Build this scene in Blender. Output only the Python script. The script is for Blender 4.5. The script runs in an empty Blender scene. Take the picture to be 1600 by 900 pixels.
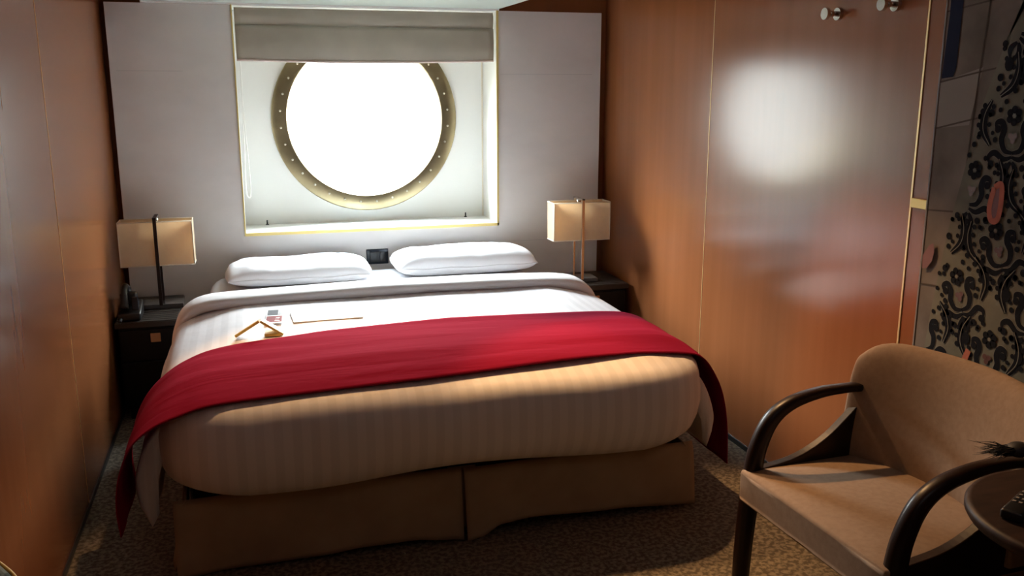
import bpy, bmesh, math, random
from mathutils import Vector, Matrix, noise
random.seed(7)
S = bpy.context.scene
COL = S.collection
PI = math.pi

# ------------------------------------------------------------------ camera
cd = bpy.data.cameras.new('camera')
cam = bpy.data.objects.new('camera', cd); COL.objects.link(cam)
cam.location = (0, 0, 1.55)
cam.rotation_euler = (math.radians(90 - 12.6), 0, math.radians(-16.1))
cd.sensor_width = 36; cd.lens = 36 * 1415 / 1600; cd.clip_start = 0.02
S.camera = cam

# ------------------------------------------------------------------ view, sky, light
S.view_settings.view_transform = 'Standard'
S.view_settings.look = 'None'
S.view_settings.gamma = 1
S.view_settings.use_curve_mapping = False
S.view_settings.exposure = 0.0
SKY = 138.0
S.cycles.max_bounces = 10
S.cycles.diffuse_bounces = 7
S.cycles.sample_clamp_indirect = 12

w = bpy.data.worlds.new('hazy_sky'); S.world = w; w.use_nodes = True
nt = w.node_tree; nt.nodes.clear()
wo = nt.nodes.new('ShaderNodeOutputWorld'); bg = nt.nodes.new('ShaderNodeBackground')
tc = nt.nodes.new('ShaderNodeTexCoord'); sx = nt.nodes.new('ShaderNodeSeparateXYZ')
rp = nt.nodes.new('ShaderNodeValToRGB')
nt.links.new(tc.outputs['Generated'], sx.inputs[0])
mp = nt.nodes.new('ShaderNodeMapRange')
mp.inputs['From Min'].default_value = -1; mp.inputs['From Max'].default_value = 1
nt.links.new(sx.outputs['Z'], mp.inputs['Value'])
nt.links.new(mp.outputs['Result'], rp.inputs['Fac'])
cr = rp.color_ramp                        # bright sea below, warm haze low over it, cool white higher up
cr.elements[0].position = 0.0; cr.elements[0].color = (.02, .022, .022, 1)
cr.elements[1].position = 1.0; cr.elements[1].color = (.62, .80, 1.0, 1)
for p, c in ((.38, (.025, .026, .026, 1)), (.44, (.078, .081, .081, 1)), (.52, (.064, .066, .065, 1)), (.585, (.09, .09, .09, 1)), (.618, (.36, .37, .38, 1)), (.655, (.90, .92, .95, 1)), (.70, (.96, .98, 1.0, 1))):
    e = cr.elements.new(p); e.color = c
nt.links.new(rp.outputs['Color'], bg.inputs['Color'])
mx_ = nt.nodes.new('ShaderNodeMapRange')          # the hazy sun stands to the left of the porthole
mx_.inputs['From Min'].default_value = -.5; mx_.inputs['From Max'].default_value = .5
mx_.inputs['To Min'].default_value = 1.18 * SKY; mx_.inputs['To Max'].default_value = .74 * SKY
nt.links.new(sx.outputs['X'], mx_.inputs['Value']); nt.links.new(mx_.outputs['Result'], bg.inputs['Strength'])
nt.links.new(bg.outputs[0], wo.inputs[0])

pl = bpy.data.lights.new('porthole_portal', 'AREA'); pl.shape = 'RECTANGLE'; pl.size = .92; pl.size_y = .92
pl.cycles.is_portal = True
po = bpy.data.objects.new('porthole_portal', pl); COL.objects.link(po)
po.location = (.648, 5.40, 1.37); po.rotation_euler = (-PI / 2, 0, 0)

# unseen soft fill added behind the camera to lift the shade (weak, near neutral)
ld = bpy.data.lights.new('fill_light', 'AREA'); ld.shape = 'DISK'; ld.size = 1.1
ld.energy = 1.8; ld.color = (1, .93, .92)
lo = bpy.data.objects.new('fill_light', ld); COL.objects.link(lo); lo.location = (.9, .2, 2.26)

# two warm halogen downlights over the foot of the bed
for (p, aim, e, cone) in (((.44, 3.60, 2.27), (.40, 2.50, 0), 112, 61), ((1.28, 3.50, 2.27), (1.40, 2.10, .1), 140, 55)):
    sd = bpy.data.lights.new('halogen_downlight', 'SPOT'); sd.energy = e; sd.color = (1, .56, .24)
    sd.spot_size = math.radians(cone); sd.spot_blend = .4; sd.shadow_soft_size = .03
    so_ = bpy.data.objects.new('halogen_downlight', sd); COL.objects.link(so_); so_.location = p
    so_.rotation_euler = (Vector(aim) - Vector(p)).to_track_quat('-Z', 'Y').to_euler()

# ------------------------------------------------------------------ materials
def mat(name, col, rough=.5, metal=0.0, spec=.5, **k):
    m = bpy.data.materials.new(name); m.use_nodes = True
    b = m.node_tree.nodes['Principled BSDF']
    b.inputs['Base Color'].default_value = (*col, 1)
    b.inputs['Roughness'].default_value = rough
    b.inputs['Metallic'].default_value = metal
    b.inputs['Specular IOR Level'].default_value = spec
    for kk, v in k.items(): b.inputs[kk.replace('_', ' ')].default_value = v
    return m
def nodes(m): return m.node_tree.nodes, m.node_tree.links, m.node_tree.nodes['Principled BSDF']
def noise_mix(m, c1, c2, scale=(1, 1, 1), ns=5, detail=4, lo=.35, hi=.65, bump=0.0, bs=None, dist=.002):
    N, L, b = nodes(m)
    t = N.new('ShaderNodeTexCoord'); mpn = N.new('ShaderNodeMapping'); mpn.inputs['Scale'].default_value = scale
    L.new(t.outputs['Object'], mpn.inputs[0])
    n = N.new('ShaderNodeTexNoise'); n.inputs['Scale'].default_value = ns; n.inputs['Detail'].default_value = detail
    L.new(mpn.outputs[0], n.inputs['Vector'])
    r = N.new('ShaderNodeValToRGB'); r.color_ramp.elements[0].position = lo; r.color_ramp.elements[1].position = hi
    r.color_ramp.elements[0].color = (*c1, 1); r.color_ramp.elements[1].color = (*c2, 1)
    L.new(n.outputs['Fac'], r.inputs['Fac']); L.new(r.outputs['Color'], b.inputs['Base Color'])
    if bump:
        bp = N.new('ShaderNodeBump'); bp.inputs['Strength'].default_value = bump; bp.inputs['Distance'].default_value = dist
        n2 = n
        if bs:
            n2 = N.new('ShaderNodeTexNoise'); n2.inputs['Scale'].default_value = bs; n2.inputs['Detail'].default_value = 3
            L.new(t.outputs['Object'], n2.inputs['Vector'])
        L.new(n2.outputs['Fac'], bp.inputs['Height']); L.new(bp.outputs['Normal'], b.inputs['Normal'])
    return m

M = {}
M['wood'] = noise_mix(mat('cherry_veneer', (.4, .15, .05), .20, 0, .55), (.255, .088, .031), (.295, .106, .039), (2.2, 2.2, .12), 6, 3, .25, .75)
M['carpet'] = noise_mix(mat('mottled_carpet', (.2, .15, .1), .95, 0, .1), (.11, .092, .07), (.26, .22, .165), (1, 1, 1), 62, 3, .42, .6, .6, 260, .004)
M['panel'] = noise_mix(mat('pale_panel', (.6, .58, .56), .38, 0, .4), (.64, .60, .57), (.70, .66, .63), (1, 1, 2), 3, 3)
M['ceil'] = mat('ceiling_white', (.62, .60, .57), .6)
M['over'] = mat('overhead_grey', (.50, .55, .50), .45)
M['white'] = mat('white_lacquer', (.82, .82, .79), .5, 0, .35)
M['gold'] = mat('brass_trim', (.72, .56, .20), .4, .3)
M['goldline'] = mat('thin_brass_inlay', (.85, .62, .28), .4, .5)
M['steel'] = noise_mix(mat('brushed_steel', (.5, .46, .38), .38, .9), (.22, .175, .10), (.33, .27, .16), (1, 1, 1), 6, 3)
M['bolt'] = mat('bolt_steel', (.7, .66, .55), .3, 1)
M['chrome'] = mat('satin_chrome', (.62, .58, .52), .22, 1)
M['dark'] = mat('near_black_veneer', (.007, .006, .0055), .4, 0, .25)
M['darktop'] = noise_mix(mat('near_black_top', (.03, .025, .02), .32), (.018, .015, .013), (.05, .043, .037), (.6, 26, 1), 4, 2)
M['chairwood'] = noise_mix(mat('espresso_wood', (.03, .012, .007), .36, 0, .3), (.010, .005, .0035), (.024, .010, .0065), (2, 2, 2), 6, 3)
M['tablewood'] = noise_mix(mat('walnut_table', (.06, .028, .016), .5, 0, .25), (.024, .012, .008), (.046, .022, .014), (2, 12, 2), 4, 3)
M['fabric'] = noise_mix(mat('tan_upholstery', (.42, .27, .16), .9, 0, .15), (.295, .20, .132), (.345, .24, .162), (1, 1, 1), 60, 3, .3, .7, .5, 700, .001)
M['skirt'] = noise_mix(mat('tan_skirt_cotton', (.36, .24, .12), .9, 0, .1), (.36, .265, .165), (.43, .33, .21), (1, 1, 1), 8, 3, .3, .7, .25, 500, .001)
M['sheet'] = noise_mix(mat('white_cotton', (.8, .79, .8), .85, 0, .2), (.77, .765, .78), (.83, .825, .835), (1, 1, 1), 6, 2, .3, .7, .35, 14, .006)
M['shade'] = noise_mix(mat('cream_linen_shade', (.74, .62, .42), .85, 0, .1), (.78, .68, .52), (.84, .75, .58), (1, 1, 1), 50, 2, .3, .7, .2, 400, .001)
N, L, b = nodes(M['shade'])
tr_ = N.new('ShaderNodeBsdfTranslucent'); tr_.inputs[0].default_value = (.95, .78, .56, 1)
ms_ = N.new('ShaderNodeMixShader'); ms_.inputs[0].default_value = .62
L.new(b.outputs[0], ms_.inputs[1]); L.new(tr_.outputs[0], ms_.inputs[2]); L.new(ms_.outputs[0], N['Material Output'].inputs[0])
M['piping'] = mat('shade_hem', (.78, .70, .56), .8)
M['smoke'] = mat('smoked_acrylic', (.10, .095, .09), .12, 0, .6)
M['blind'] = noise_mix(mat('grey_blind_cloth', (.36, .32, .26), .9, 0, .1), (.35, .315, .26), (.42, .375, .31), (1, 1, 1), 4, 3, .3, .7, .3, 400, .001)
M['blindhem'] = mat('blind_hem', (.62, .50, .46), .85)
M['black'] = mat('black_plastic', (.012, .012, .013), .35)
M['navy'] = mat('dark_glass_plate', (.012, .018, .028), .18)
M['cord'] = mat('white_bead_cord', (.85, .84, .8), .5)
M['copper'] = mat('copper_pull', (.62, .36, .18), .4, .7)
M['paper'] = mat('white_paper', (.86, .86, .84), .6)
M['red'] = mat('red_print', (.22, .006, .004), .7, 0, .1)
M['greyprint'] = mat('grey_print', (.04, .044, .05), .7, 0, .1)
M['cardgold'] = mat('gold_card_edge', (.72, .48, .10), .5)
M['fibre'] = mat('black_fibre', (.012, .009, .008), .6)

# striped satin duvet
def satin():
    m = mat('striped_satin', (.8, .79, .8), .6, 0, .3); N, L, b = nodes(m)
    t = N.new('ShaderNodeTexCoord'); s = N.new('ShaderNodeSeparateXYZ'); L.new(t.outputs['Object'], s.inputs[0])
    k = N.new('ShaderNodeMath'); k.operation = 'MULTIPLY'; k.inputs[1].default_value = 2 * PI / .056; L.new(s.outputs['X'], k.inputs[0])
    q = N.new('ShaderNodeMath'); q.operation = 'SINE'; L.new(k.outputs[0], q.inputs[0])
    r = N.new('ShaderNodeMapRange'); r.inputs['From Min'].default_value = -.25; r.inputs['From Max'].default_value = .25
    L.new(q.outputs[0], r.inputs['Value'])
    mx = N.new('ShaderNodeMixRGB'); mx.inputs[1].default_value = (.735, .725, .745, 1); mx.inputs[2].default_value = (.80, .79, .81, 1)
    L.new(r.outputs['Result'], mx.inputs[0]); L.new(mx.outputs[0], b.inputs['Base Color'])
    n = N.new('ShaderNodeTexNoise'); n.inputs['Scale'].default_value = 5; n.inputs['Detail'].default_value = 4
    L.new(t.outputs['Object'], n.inputs['Vector'])
    bp = N.new('ShaderNodeBump'); bp.inputs['Strength'].default_value = .35; bp.inputs['Distance'].default_value = .015
    L.new(n.outputs['Fac'], bp.inputs['Height']); L.new(bp.outputs['Normal'], b.inputs['Normal'])
    return m
M['satin'] = satin()
def red_cloth():
    m = mat('crimson_cloth', (.225, .008, .030), 1.0, 0, .02); N, L, b = nodes(m)
    t = N.new('ShaderNodeTexCoord'); mpn = N.new('ShaderNodeMapping'); mpn.inputs['Scale'].default_value = (1.2, 7, 1)
    L.new(t.outputs['Object'], mpn.inputs[0])
    n = N.new('ShaderNodeTexNoise'); n.inputs['Scale'].default_value = 2.2; n.inputs['Detail'].default_value = 3; n.inputs['Distortion'].default_value = .4
    L.new(mpn.outputs[0], n.inputs['Vector'])
    bp = N.new('ShaderNodeBump'); bp.inputs['Strength'].default_value = .3; bp.inputs['Distance'].default_value = .014
    L.new(n.outputs['Fac'], bp.inputs['Height']); L.new(bp.outputs['Normal'], b.inputs['Normal'])
    return m
M['red_cloth'] = red_cloth()
def glass():
    m = bpy.data.materials.new('window_glass'); m.use_nodes = True; N = m.node_tree.nodes; L = m.node_tree.links; N.clear()
    o = N.new('ShaderNodeOutputMaterial'); t = N.new('ShaderNodeBsdfTransparent'); g = N.new('ShaderNodeBsdfGlossy')
    t.inputs[0].default_value = (.93, .95, .94, 1); g.inputs['Roughness'].default_value = .03
    mx = N.new('ShaderNodeMixShader'); mx.inputs[0].default_value = .06
    L.new(t.outputs[0], mx.inputs[1]); L.new(g.outputs[0], mx.inputs[2]); L.new(mx.outputs[0], o.inputs[0])
    return m
M['glass'] = glass()
M['stone'] = noise_mix(mat('printed_flagstones', (.3, .26, .22), .9, 0, .08), (.13, .112, .095), (.23, .20, .175), (1, 1, 1), 5, 5)
M['stonejoint'] = mat('printed_stone_joint', (.10, .085, .072), .9, 0, .08)
M['stonepale'] = mat('printed_pale_stone', (.26, .24, .22), .9, 0, .08)
M['dresscloth'] = noise_mix(mat('printed_dress_ground', (.22, .22, .18), .9, 0, .08), (.13, .13, .105), (.21, .205, .165), (1, 1, 1), 6, 3)
M['damask'] = mat('printed_damask_black', (.012, .013, .018), .9, 0, .08)
M['damaskline'] = mat('printed_damask_outline', (.22, .215, .185), .9, 0, .08)
M['printnavy'] = mat('printed_navy', (.018, .022, .045), .9, 0, .08)
M['printpink'] = mat('printed_pink', (.50, .17, .12), .9, 0, .08)
M['printmauve'] = mat('printed_mauve', (.26, .15, .16), .9, 0, .08)
M['pouf'] = noise_mix(mat('patterned_green_grey', (.1, .12, .09), .8), (.05, .065, .05), (.20, .22, .17), (1, 1, 1), 30, 2, .45, .55)

# ------------------------------------------------------------------ helpers
def link(name, bm, m, parent=None, smooth=True, loc=None):
    me = bpy.data.meshes.new(name)
    bmesh.ops.recalc_face_normals(bm, faces=bm.faces[:])
    bm.to_mesh(me); bm.free()
    for x in (m if isinstance(m, (list, tuple)) else [m]): me.materials.append(x)
    for p in me.polygons: p.use_smooth = smooth
    o = bpy.data.objects.new(name, me); COL.objects.link(o)
    if parent: o.parent = parent
    if loc: o.location = loc
    return o
def tag(o, label, cat, group=None):
    o['label'] = label; o['category'] = cat
    if group: o['group'] = group
    return o
def struct(name, bm, m, smooth=False, parent=None):
    o = link(name, bm, m, parent, smooth)
    if not parent: o['kind'] = 'structure'
    return o
def empty(name, loc, rz=0):
    o = bpy.data.objects.new(name, None); COL.objects.link(o); o.location = loc; o.rotation_euler = (0, 0, rz)
    o.empty_display_size = .1
    return o
def bx(bm, a, b, bev=0, seg=2, rot=None, mi=0):
    c = [(a[i] + b[i]) / 2 for i in range(3)]; s = [abs(b[i] - a[i]) for i in range(3)]
    r = bmesh.ops.create_cube(bm, size=1); vs = r['verts']
    for v in vs: v.co = Vector((v.co.x * s[0], v.co.y * s[1], v.co.z * s[2]))
    if bev:
        es = {e for v in vs for e in v.link_edges}
        q = bmesh.ops.bevel(bm, geom=list(es), offset=min(bev, min(s) * .49), segments=seg, affect='EDGES', profile=.5)
        vs = list({v for v in q['verts']} | {v for v in vs if v.is_valid})
    for v in vs:
        v.co = (rot @ v.co if rot else v.co) + Vector(c)
    if mi:
        for f in {f for v in vs for f in v.link_faces}: f.material_index = mi
    return bm
def box(a, b, bev=0, seg=2, rot=None): return bx(bmesh.new(), a, b, bev, seg, rot)
def cyl(bm, p0, p1, r0, r1=None, n=24):
    p0, p1 = Vector(p0), Vector(p1); d = p1 - p0
    r = bmesh.ops.create_cone(bm, cap_ends=True, segments=n, radius1=r0, radius2=r0 if r1 is None else r1, depth=d.length)
    q = d.to_track_quat('Z', 'Y').to_matrix()
    for v in r['verts']: v.co = q @ v.co + (p0 + p1) / 2
    return bm
def catmull(P, n=8):
    P = [Vector(p) for p in P]; out = []
    for i in range(len(P) - 1):
        a = P[i - 1] if i else P[0] * 2 - P[1]; b = P[i]; c = P[i + 1]; d = P[i + 2] if i + 2 < len(P) else P[-1] * 2 - P[-2]
        for k in range(n):
            t = k / n
            out.append(.5 * ((2 * b) + (c - a) * t + (2 * a - 5 * b + 4 * c - d) * t * t + (3 * b - a - 3 * c + d) * t ** 3))
    out.append(P[-1]); return out
def tube(bm, pts, r, n=8):
    pts = [Vector(p) for p in pts]; rings = []
    rr = r if callable(r) else (lambda t: r)
    up = Vector((0, 0, 1))
    prev = None
    for i, p in enumerate(pts):
        t = (pts[min(i + 1, len(pts) - 1)] - pts[max(i - 1, 0)]).normalized()
        if prev is None:
            a = t.orthogonal().normalized()
        else:
            a = (prev - t * prev.dot(t)).normalized()
        prev = a; b = t.cross(a); R_ = rr(i / (len(pts) - 1))
        rings.append([bm.verts.new(p + a * math.cos(2 * PI * k / n) * R_ + b * math.sin(2 * PI * k / n) * R_) for k in range(n)])
    for A, B in zip(rings, rings[1:]):
        for k in range(n): bm.faces.new((A[k], A[(k + 1) % n], B[(k + 1) % n], B[k]))
    bm.faces.new(rings[0][::-1]); bm.faces.new(rings[-1])
    return bm
def bevel_mod(o, w, s=2):
    m = o.modifiers.new('bevel', 'BEVEL'); m.width = w; m.segments = s; m.limit_method = 'ANGLE'; m.angle_limit = math.radians(40)
    return o

# ------------------------------------------------------------------ room
XL, XR, YB, YP, YI, YO = -.655, 2.0, 5.0, 4.92, 5.22, 5.42    # left wall, right wall, wood back wall, panel face, recess back, hull
YF, ZC = -1.2, 2.3
RX0, RX1, RZ0, RZ1 = -.04, 1.334, .787, 1.945                  # window recess
struct('floor', box((XL - .1, YF - .1, -.06), (XR + .1, YO, 0)), M['carpet'])
struct('ceiling', box((XL - .1, YF - .1, ZC), (XR + .1, YO, ZC + .06)), M['ceil'])
struct('wall_left', box((XL - .08, YF - .1, 0), (XL, YO, ZC)), M['wood'])
struct('wall_right', box((XR, YF - .1, 0), (XR + .08, YO, ZC)), M['wood'])
struct('wall_front', box((XL - .1, YF - .1, 0), (XR + .1, YF, ZC)), M['wood'])
bm = bmesh.new()
g = .012
bx(bm, (XL, YB, 0), (RX0 - g, YB + .04, ZC)); bx(bm, (RX1 + g, YB, 0), (XR, YB + .04, ZC))
bx(bm, (RX0 - g, YB, 0), (RX1 + g, YB + .04, RZ0 - g)); bx(bm, (RX0 - g, YB, RZ1 + g), (RX1 + g, YB + .04, ZC))
struct('wall_back', bm, M['wood'])
# dark skirting joint on the right wall and the left one
struct('baseboard_right', box((XR - .006, YF, 0), (XR, YB, .022)), M['black'])
struct('baseboard_left', box((XL, YF, 0), (XL + .006, YB, .022)), M['black'])
# thin brass inlays in the veneer joints
struct('trim_1', box((XL - .002, 3.4585, .02), (XL + .0012, 3.4615, ZC)), M['goldline'])
struct('trim_2', box((XR - .0012, 3.7235, .02), (XR + .002, 3.7265, ZC)), M['goldline'])
struct('trim_3', box((XR - .003, 2.382, .02), (XR + .002, 2.389, ZC)), M['goldline'])

# pale headboard wall: slab with a rectangular opening, standing just off the wood wall
bm = bmesh.new(); PX0, PX1, PZ = XL + .028, 1.94, 1.944
bx(bm, (PX0, YP, 0), (RX0, YB - .005, PZ)); bx(bm, (RX1, YP, 0), (PX1, YB - .005, PZ))
bx(bm, (RX0, YP, 0), (RX1, YB - .005, RZ0))
bmesh.ops.remove_doubles(bm, verts=bm.verts[:], dist=1e-4)
hb = tag(link('headboard_panel', bm, M['panel'], smooth=False), 'tall pale grey wall panel framing the window recess behind the bed', 'wall panel')
jm = mat('joint_grey', (.42, .40, .39), .6)
for z in (1.62, .69):
    link('panel_joint', box((PX0 + .03, YP - .0006, z), (RX0 - .25, YP + .002, z + .0015)), jm, hb, False)
    link('panel_joint', box((RX1 + .02, YP - .0006, z - .01), (PX1 - .05, YP + .002, z - .0085)), jm, hb, False)

# overhead unit that comes forward from above the window
bm = box((-.462, 3.75, 1.952), (1.345, 4.96, 2.30))
ov = tag(link('overhead_unit', bm, M['over'], smooth=False), 'grey-green overhead unit under the ceiling, above the window blind', 'overhead unit')
bevel_mod(ov, .004)
link('edge_strip', box((-.462, YP - .012, 1.945), (1.345, YP + .002, 1.953)), M['white'], ov, False)

# window_1: recess lining, back plate with a round hole, steel ring, bolts, pane
wn = empty('window_1', (0, 0, 0)); wn['kind'] = 'structure'
bm = bmesh.new(); T = .012
q_ = .003
bx(bm, (RX0 - T, YP + .004, RZ0 - T), (RX0 + q_, YI + T, RZ1 + T)); bx(bm, (RX1 - q_, YP + .004, RZ0 - T), (RX1 + T, YI + T, RZ1 + T))
bx(bm, (RX0 + q_, YP + .004, RZ0 - T), (RX1 - q_, YI + T, RZ0 + q_)); bx(bm, (RX0 + q_, YP + .004, RZ1 - q_), (RX1 - q_, YI + T, RZ1 + T))
link('recess_lining', bm, M['white'], wn, False)
CX, CZ, RO, RI = .648, 1.369, .518, .434
def holed_plate(x0, x1, z0, z1, cx, cz, r, y0, y1, n=96):
    bm = bmesh.new(); ra = []
    for y in (y0, y1):
        inner, outer = [], []
        for k in range(n):
            a = 2 * PI * k / n; dx, dz = math.cos(a), math.sin(a)
            t = min((x1 - cx) / dx if dx > 1e-9 else 1e9, (x0 - cx) / dx if dx < -1e-9 else 1e9,
                    (z1 - cz) / dz if dz > 1e-9 else 1e9, (z0 - cz) / dz if dz < -1e-9 else 1e9)
            inner.append(bm.verts.new((cx + dx * r, y, cz + dz * r))); outer.append(bm.verts.new((cx + dx * t, y, cz + dz * t)))
        ra.append((inner, outer))
    for k in range(n):
        j = (k + 1) % n
        for i, o in ra: bm.faces.new((i[k], i[j], o[j], o[k]))
        bm.faces.new((ra[0][0][k], ra[0][0][j], ra[1][0][j], ra[1][0][k]))
        bm.faces.new((ra[0][1][k], ra[0][1][j], ra[1][1][j], ra[1][1][k]))
    return bm
link('recess_back', holed_plate(RX0 - T, RX1 + T, RZ0 - T, RZ1 + T, CX, CZ, RI + .02, YI, YI + .03), M['white'], wn, False)
link('corner_seam', box((RX1 - .012, YI - .004, RZ0), (RX1 - .006, YI, RZ1)), M['piping'], wn, False)
struct('wall_hull', holed_plate(XL - .1, XR + .1, -.05, ZC + .05, CX, CZ, RI + .02, YI + .06, YO), M['ceil'])
# ring lathe: slightly dished face and the deep collar through the hull
def lathe_y(prof, n=96):
    bm = bmesh.new(); rings = []
    for (r, y) in prof: rings.append([bm.verts.new((CX + r * math.cos(2 * PI * k / n), y, CZ + r * math.sin(2 * PI * k / n))) for k in range(n)])
    for A, B in zip(rings, rings[1:] + rings[:1]):
        for k in range(n): bm.faces.new((A[k], A[(k + 1) % n], B[(k + 1) % n], B[k]))
    return bm
bevel_mod(link('porthole_ring', lathe_y([(RO, YI), (RO, YI - .012), (RO - .006, YI - .016), (RI + .004, YI - .010), (RI, YI - .006), (RI, YO - .02), (RI + .018, YO - .02), (RI + .018, YI)]), M['steel'], wn), .001)
for k in range(32):
    a = 2 * PI * (k + .5) / 32; bm = bmesh.new(); rr = (RO + RI) / 2 - .006
    cyl(bm, (CX + rr * math.cos(a), YI - .012, CZ + rr * math.sin(a)), (CX + rr * math.cos(a), YI - .019, CZ + rr * math.sin(a)), .0065, .005, 10)
    link('bolt', bm, M['bolt'], wn)
bm = bmesh.new(); cyl(bm, (CX, YO - .06, CZ), (CX, YO - .048, CZ), RI - .0005, None, 96); link('pane', bm, M['glass'], wn, False)
for x in (.078, 1.214):
    bm = bmesh.new(); cyl(bm, (x, YI - .02, RZ0 + .002), (x, YI - .02, RZ0 + .030), .005, .004, 12); cyl(bm, (x, YI - .02, RZ0 + .002), (x, YI - .02, RZ0 + .007), .009, None, 12)
    link('latch_pin', bm, M['black'], wn)
# brass edge trim round the opening (front corner bead)
bm = bmesh.new(); e = .012
bx(bm, (RX0 - .004, YP - .005, RZ0 - e), (RX0 + .003, YP + .004, RZ1)); bx(bm, (RX1 - .003, YP - .006, RZ0 - e), (RX1 + .008, YP + .004, RZ1))
bx(bm, (RX0 - .004, YP - .006, RZ0 - e), (RX1 + .008, YP + .004, RZ0 + .004))
link('opening_trim', bm, M['gold'], wn, False)

# ------------------------------------------------------------------ roman blind
bl = empty('roman_blind', (.647, 4.95, RZ1)); tag(bl, 'drawn-up grey-brown roman blind over the top of the porthole', 'blind')
def lift(bm, o):
    for v in bm.verts: v.co -= o.location
    return bm
def blind_fold(z0, z1, y, sag, name, bulge):
    bm = bmesh.new(); nx, nz = 40, 10; gr = []
    for j in range(nz + 1):
        row = []
        for i in range(nx + 1):
            u, v = i / nx, j / nz; x = RX0 + .012 + u * (RX1 - RX0 - .026)
            z = z1 + (z0 - z1) * v - sag * math.sin(PI * u) * v
            yy = y - bulge * math.sin(PI * v) - .004 * noise.noise(Vector((x * 4, v * 2, z0 * 9)))
            row.append(bm.verts.new((x, yy, z)))
        gr.append(row)
    for j in range(nz):
        for i in range(nx): bm.faces.new((gr[j][i], gr[j][i + 1], gr[j + 1][i + 1], gr[j + 1][i]))
    o = link(name, lift(bm, bl), M['blind'], bl); s = o.modifiers.new('thick', 'SOLIDIFY'); s.thickness = .006
    return o
blind_fold(1.838, 1.935, 4.952, .006, 'upper_fold', .012)
blind_fold(1.678, 1.85, 4.940, .010, 'lower_fold', .010)
bm = bmesh.new(); tube(bm, [(RX0 + .012 + u / 30 * (RX1 - RX0 - .026), 4.940, 1.678 - .010 * math.sin(PI * u / 30) + .004 * u / 30) for u in range(31)], .006, 8)
link('hem', lift(bm, bl), M['blindhem'], bl)
bm = bmesh.new()
cp = catmull([(-.012, 4.962, 1.93), (-.013, 4.955, 1.6), (-.018, 4.953, 1.25), (-.022, 4.952, 1.03), (-.012, 4.95, .975), (0, 4.95, 1.0), (-.001, 4.952, 1.15), (-.010, 4.956, 1.4), (-.011, 4.962, 1.93)], 10)
tube(bm, cp, .0022, 6)
link('pull_cord', lift(bm, bl), M['cord'], bl)

# ------------------------------------------------------------------ bed
BX0, BX1 = -.30, 1.53
bed = empty('double_bed', (.615, 3.85, 0)); tag(bed, 'wide double bed with tan pleated skirt standing against the pale panel', 'bed')
link('divan_base', lift(box((BX0 + .06, 2.93, .09), (BX1 - .06, 4.9, .29), .01), bed), M['black'], bed, False)
for x in (BX0 + .15, .64, BX1 - .15):
    for y in (3.0, 4.8):
        bm = bmesh.new(); cyl(bm, (x, y, 0), (x, y, .1), .028, .034, 16); link('leg', lift(bm, bed), M['dark'], bed)
bm = box((-.235, 2.865, .322), (1.435, 4.895, .580), .09, 5)
link('mattress', lift(bm, bed), M['sheet'], bed)
# skirt: box-pleated panels of cloth, hem lifted and wavy
def hem_front(x):
    pts = [(-.30, .0), (-.1, .012), (.15, .018), (.30, .030), (.45, .030), (.60, .012), (.65, .004), (.70, .010), (.78, .045), (.90, .055), (1.2, .040), (1.53, .022)]
    for (a, za), (b, zb) in zip(pts, pts[1:]):
        if x <= b: t = max(0, (x - a) / (b - a)); t = t * t * (3 - 2 * t); return za + (zb - za) * t
    return .022
def skirt(path, hem, name, seed):
    bm = bmesh.new(); nz = 14; cols = []
    for (x, y, nx_, ny_, s) in path:
        h = hem(x, y); c = []
        for j in range(nz + 1):
            v = j / nz; zt = .256 + .012 * noise.noise(Vector((x * 2.2 + seed, y, 7))); z = zt + (h - zt) * v
            o = -.016 + .046 * v ** .6 + .012 * v * noise.noise(Vector((x * 3.1 + seed, y * 3.1, v * 1.4))) + s * v
            c.append(bm.verts.new((x + nx_ * o, y + ny_ * o, z)))
        cols.append(c)
    for A, B in zip(cols, cols[1:]):
        for j in range(nz): bm.faces.new((A[j], B[j], B[j + 1], A[j + 1]))
    o = link(name, lift(bm, bed), M['skirt'], bed); s = o.modifiers.new('thick', 'SOLIDIFY'); s.thickness = .004; s.offset = -1
    return o
n = 48
skirt([(BX0 + (.642 - BX0) * i / n, 2.855, 0, -1, .010 * max(0, i / n - .8)) for i in range(n + 1)], lambda x, y: hem_front(x), 'skirt_panel', 1)
skirt([(.652 + (BX1 - .652) * i / n, 2.855, 0, -1, .03 * max(0, .2 - i / n) * 3) for i in range(n + 1)], lambda x, y: hem_front(x), 'skirt_panel', 5)
skirt([(.60 + .1 * i / 8, 2.875, 0, -1, -.02) for i in range(9)], lambda x, y: .03, 'pleat_insert', 8)
skirt([(BX0 + .022, 2.862 + 1.98 * i / 30, -1, 0, .01 * math.sin(i * 1.3)) for i in range(31)], lambda x, y: .012, 'skirt_panel', 9)
skirt([(BX1 - .022, 2.862 + 1.98 * i / 30, 1, 0, .012 * math.sin(i * 1.1)) for i in range(31)], lambda x, y: .02, 'skirt_panel', 12)

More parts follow.
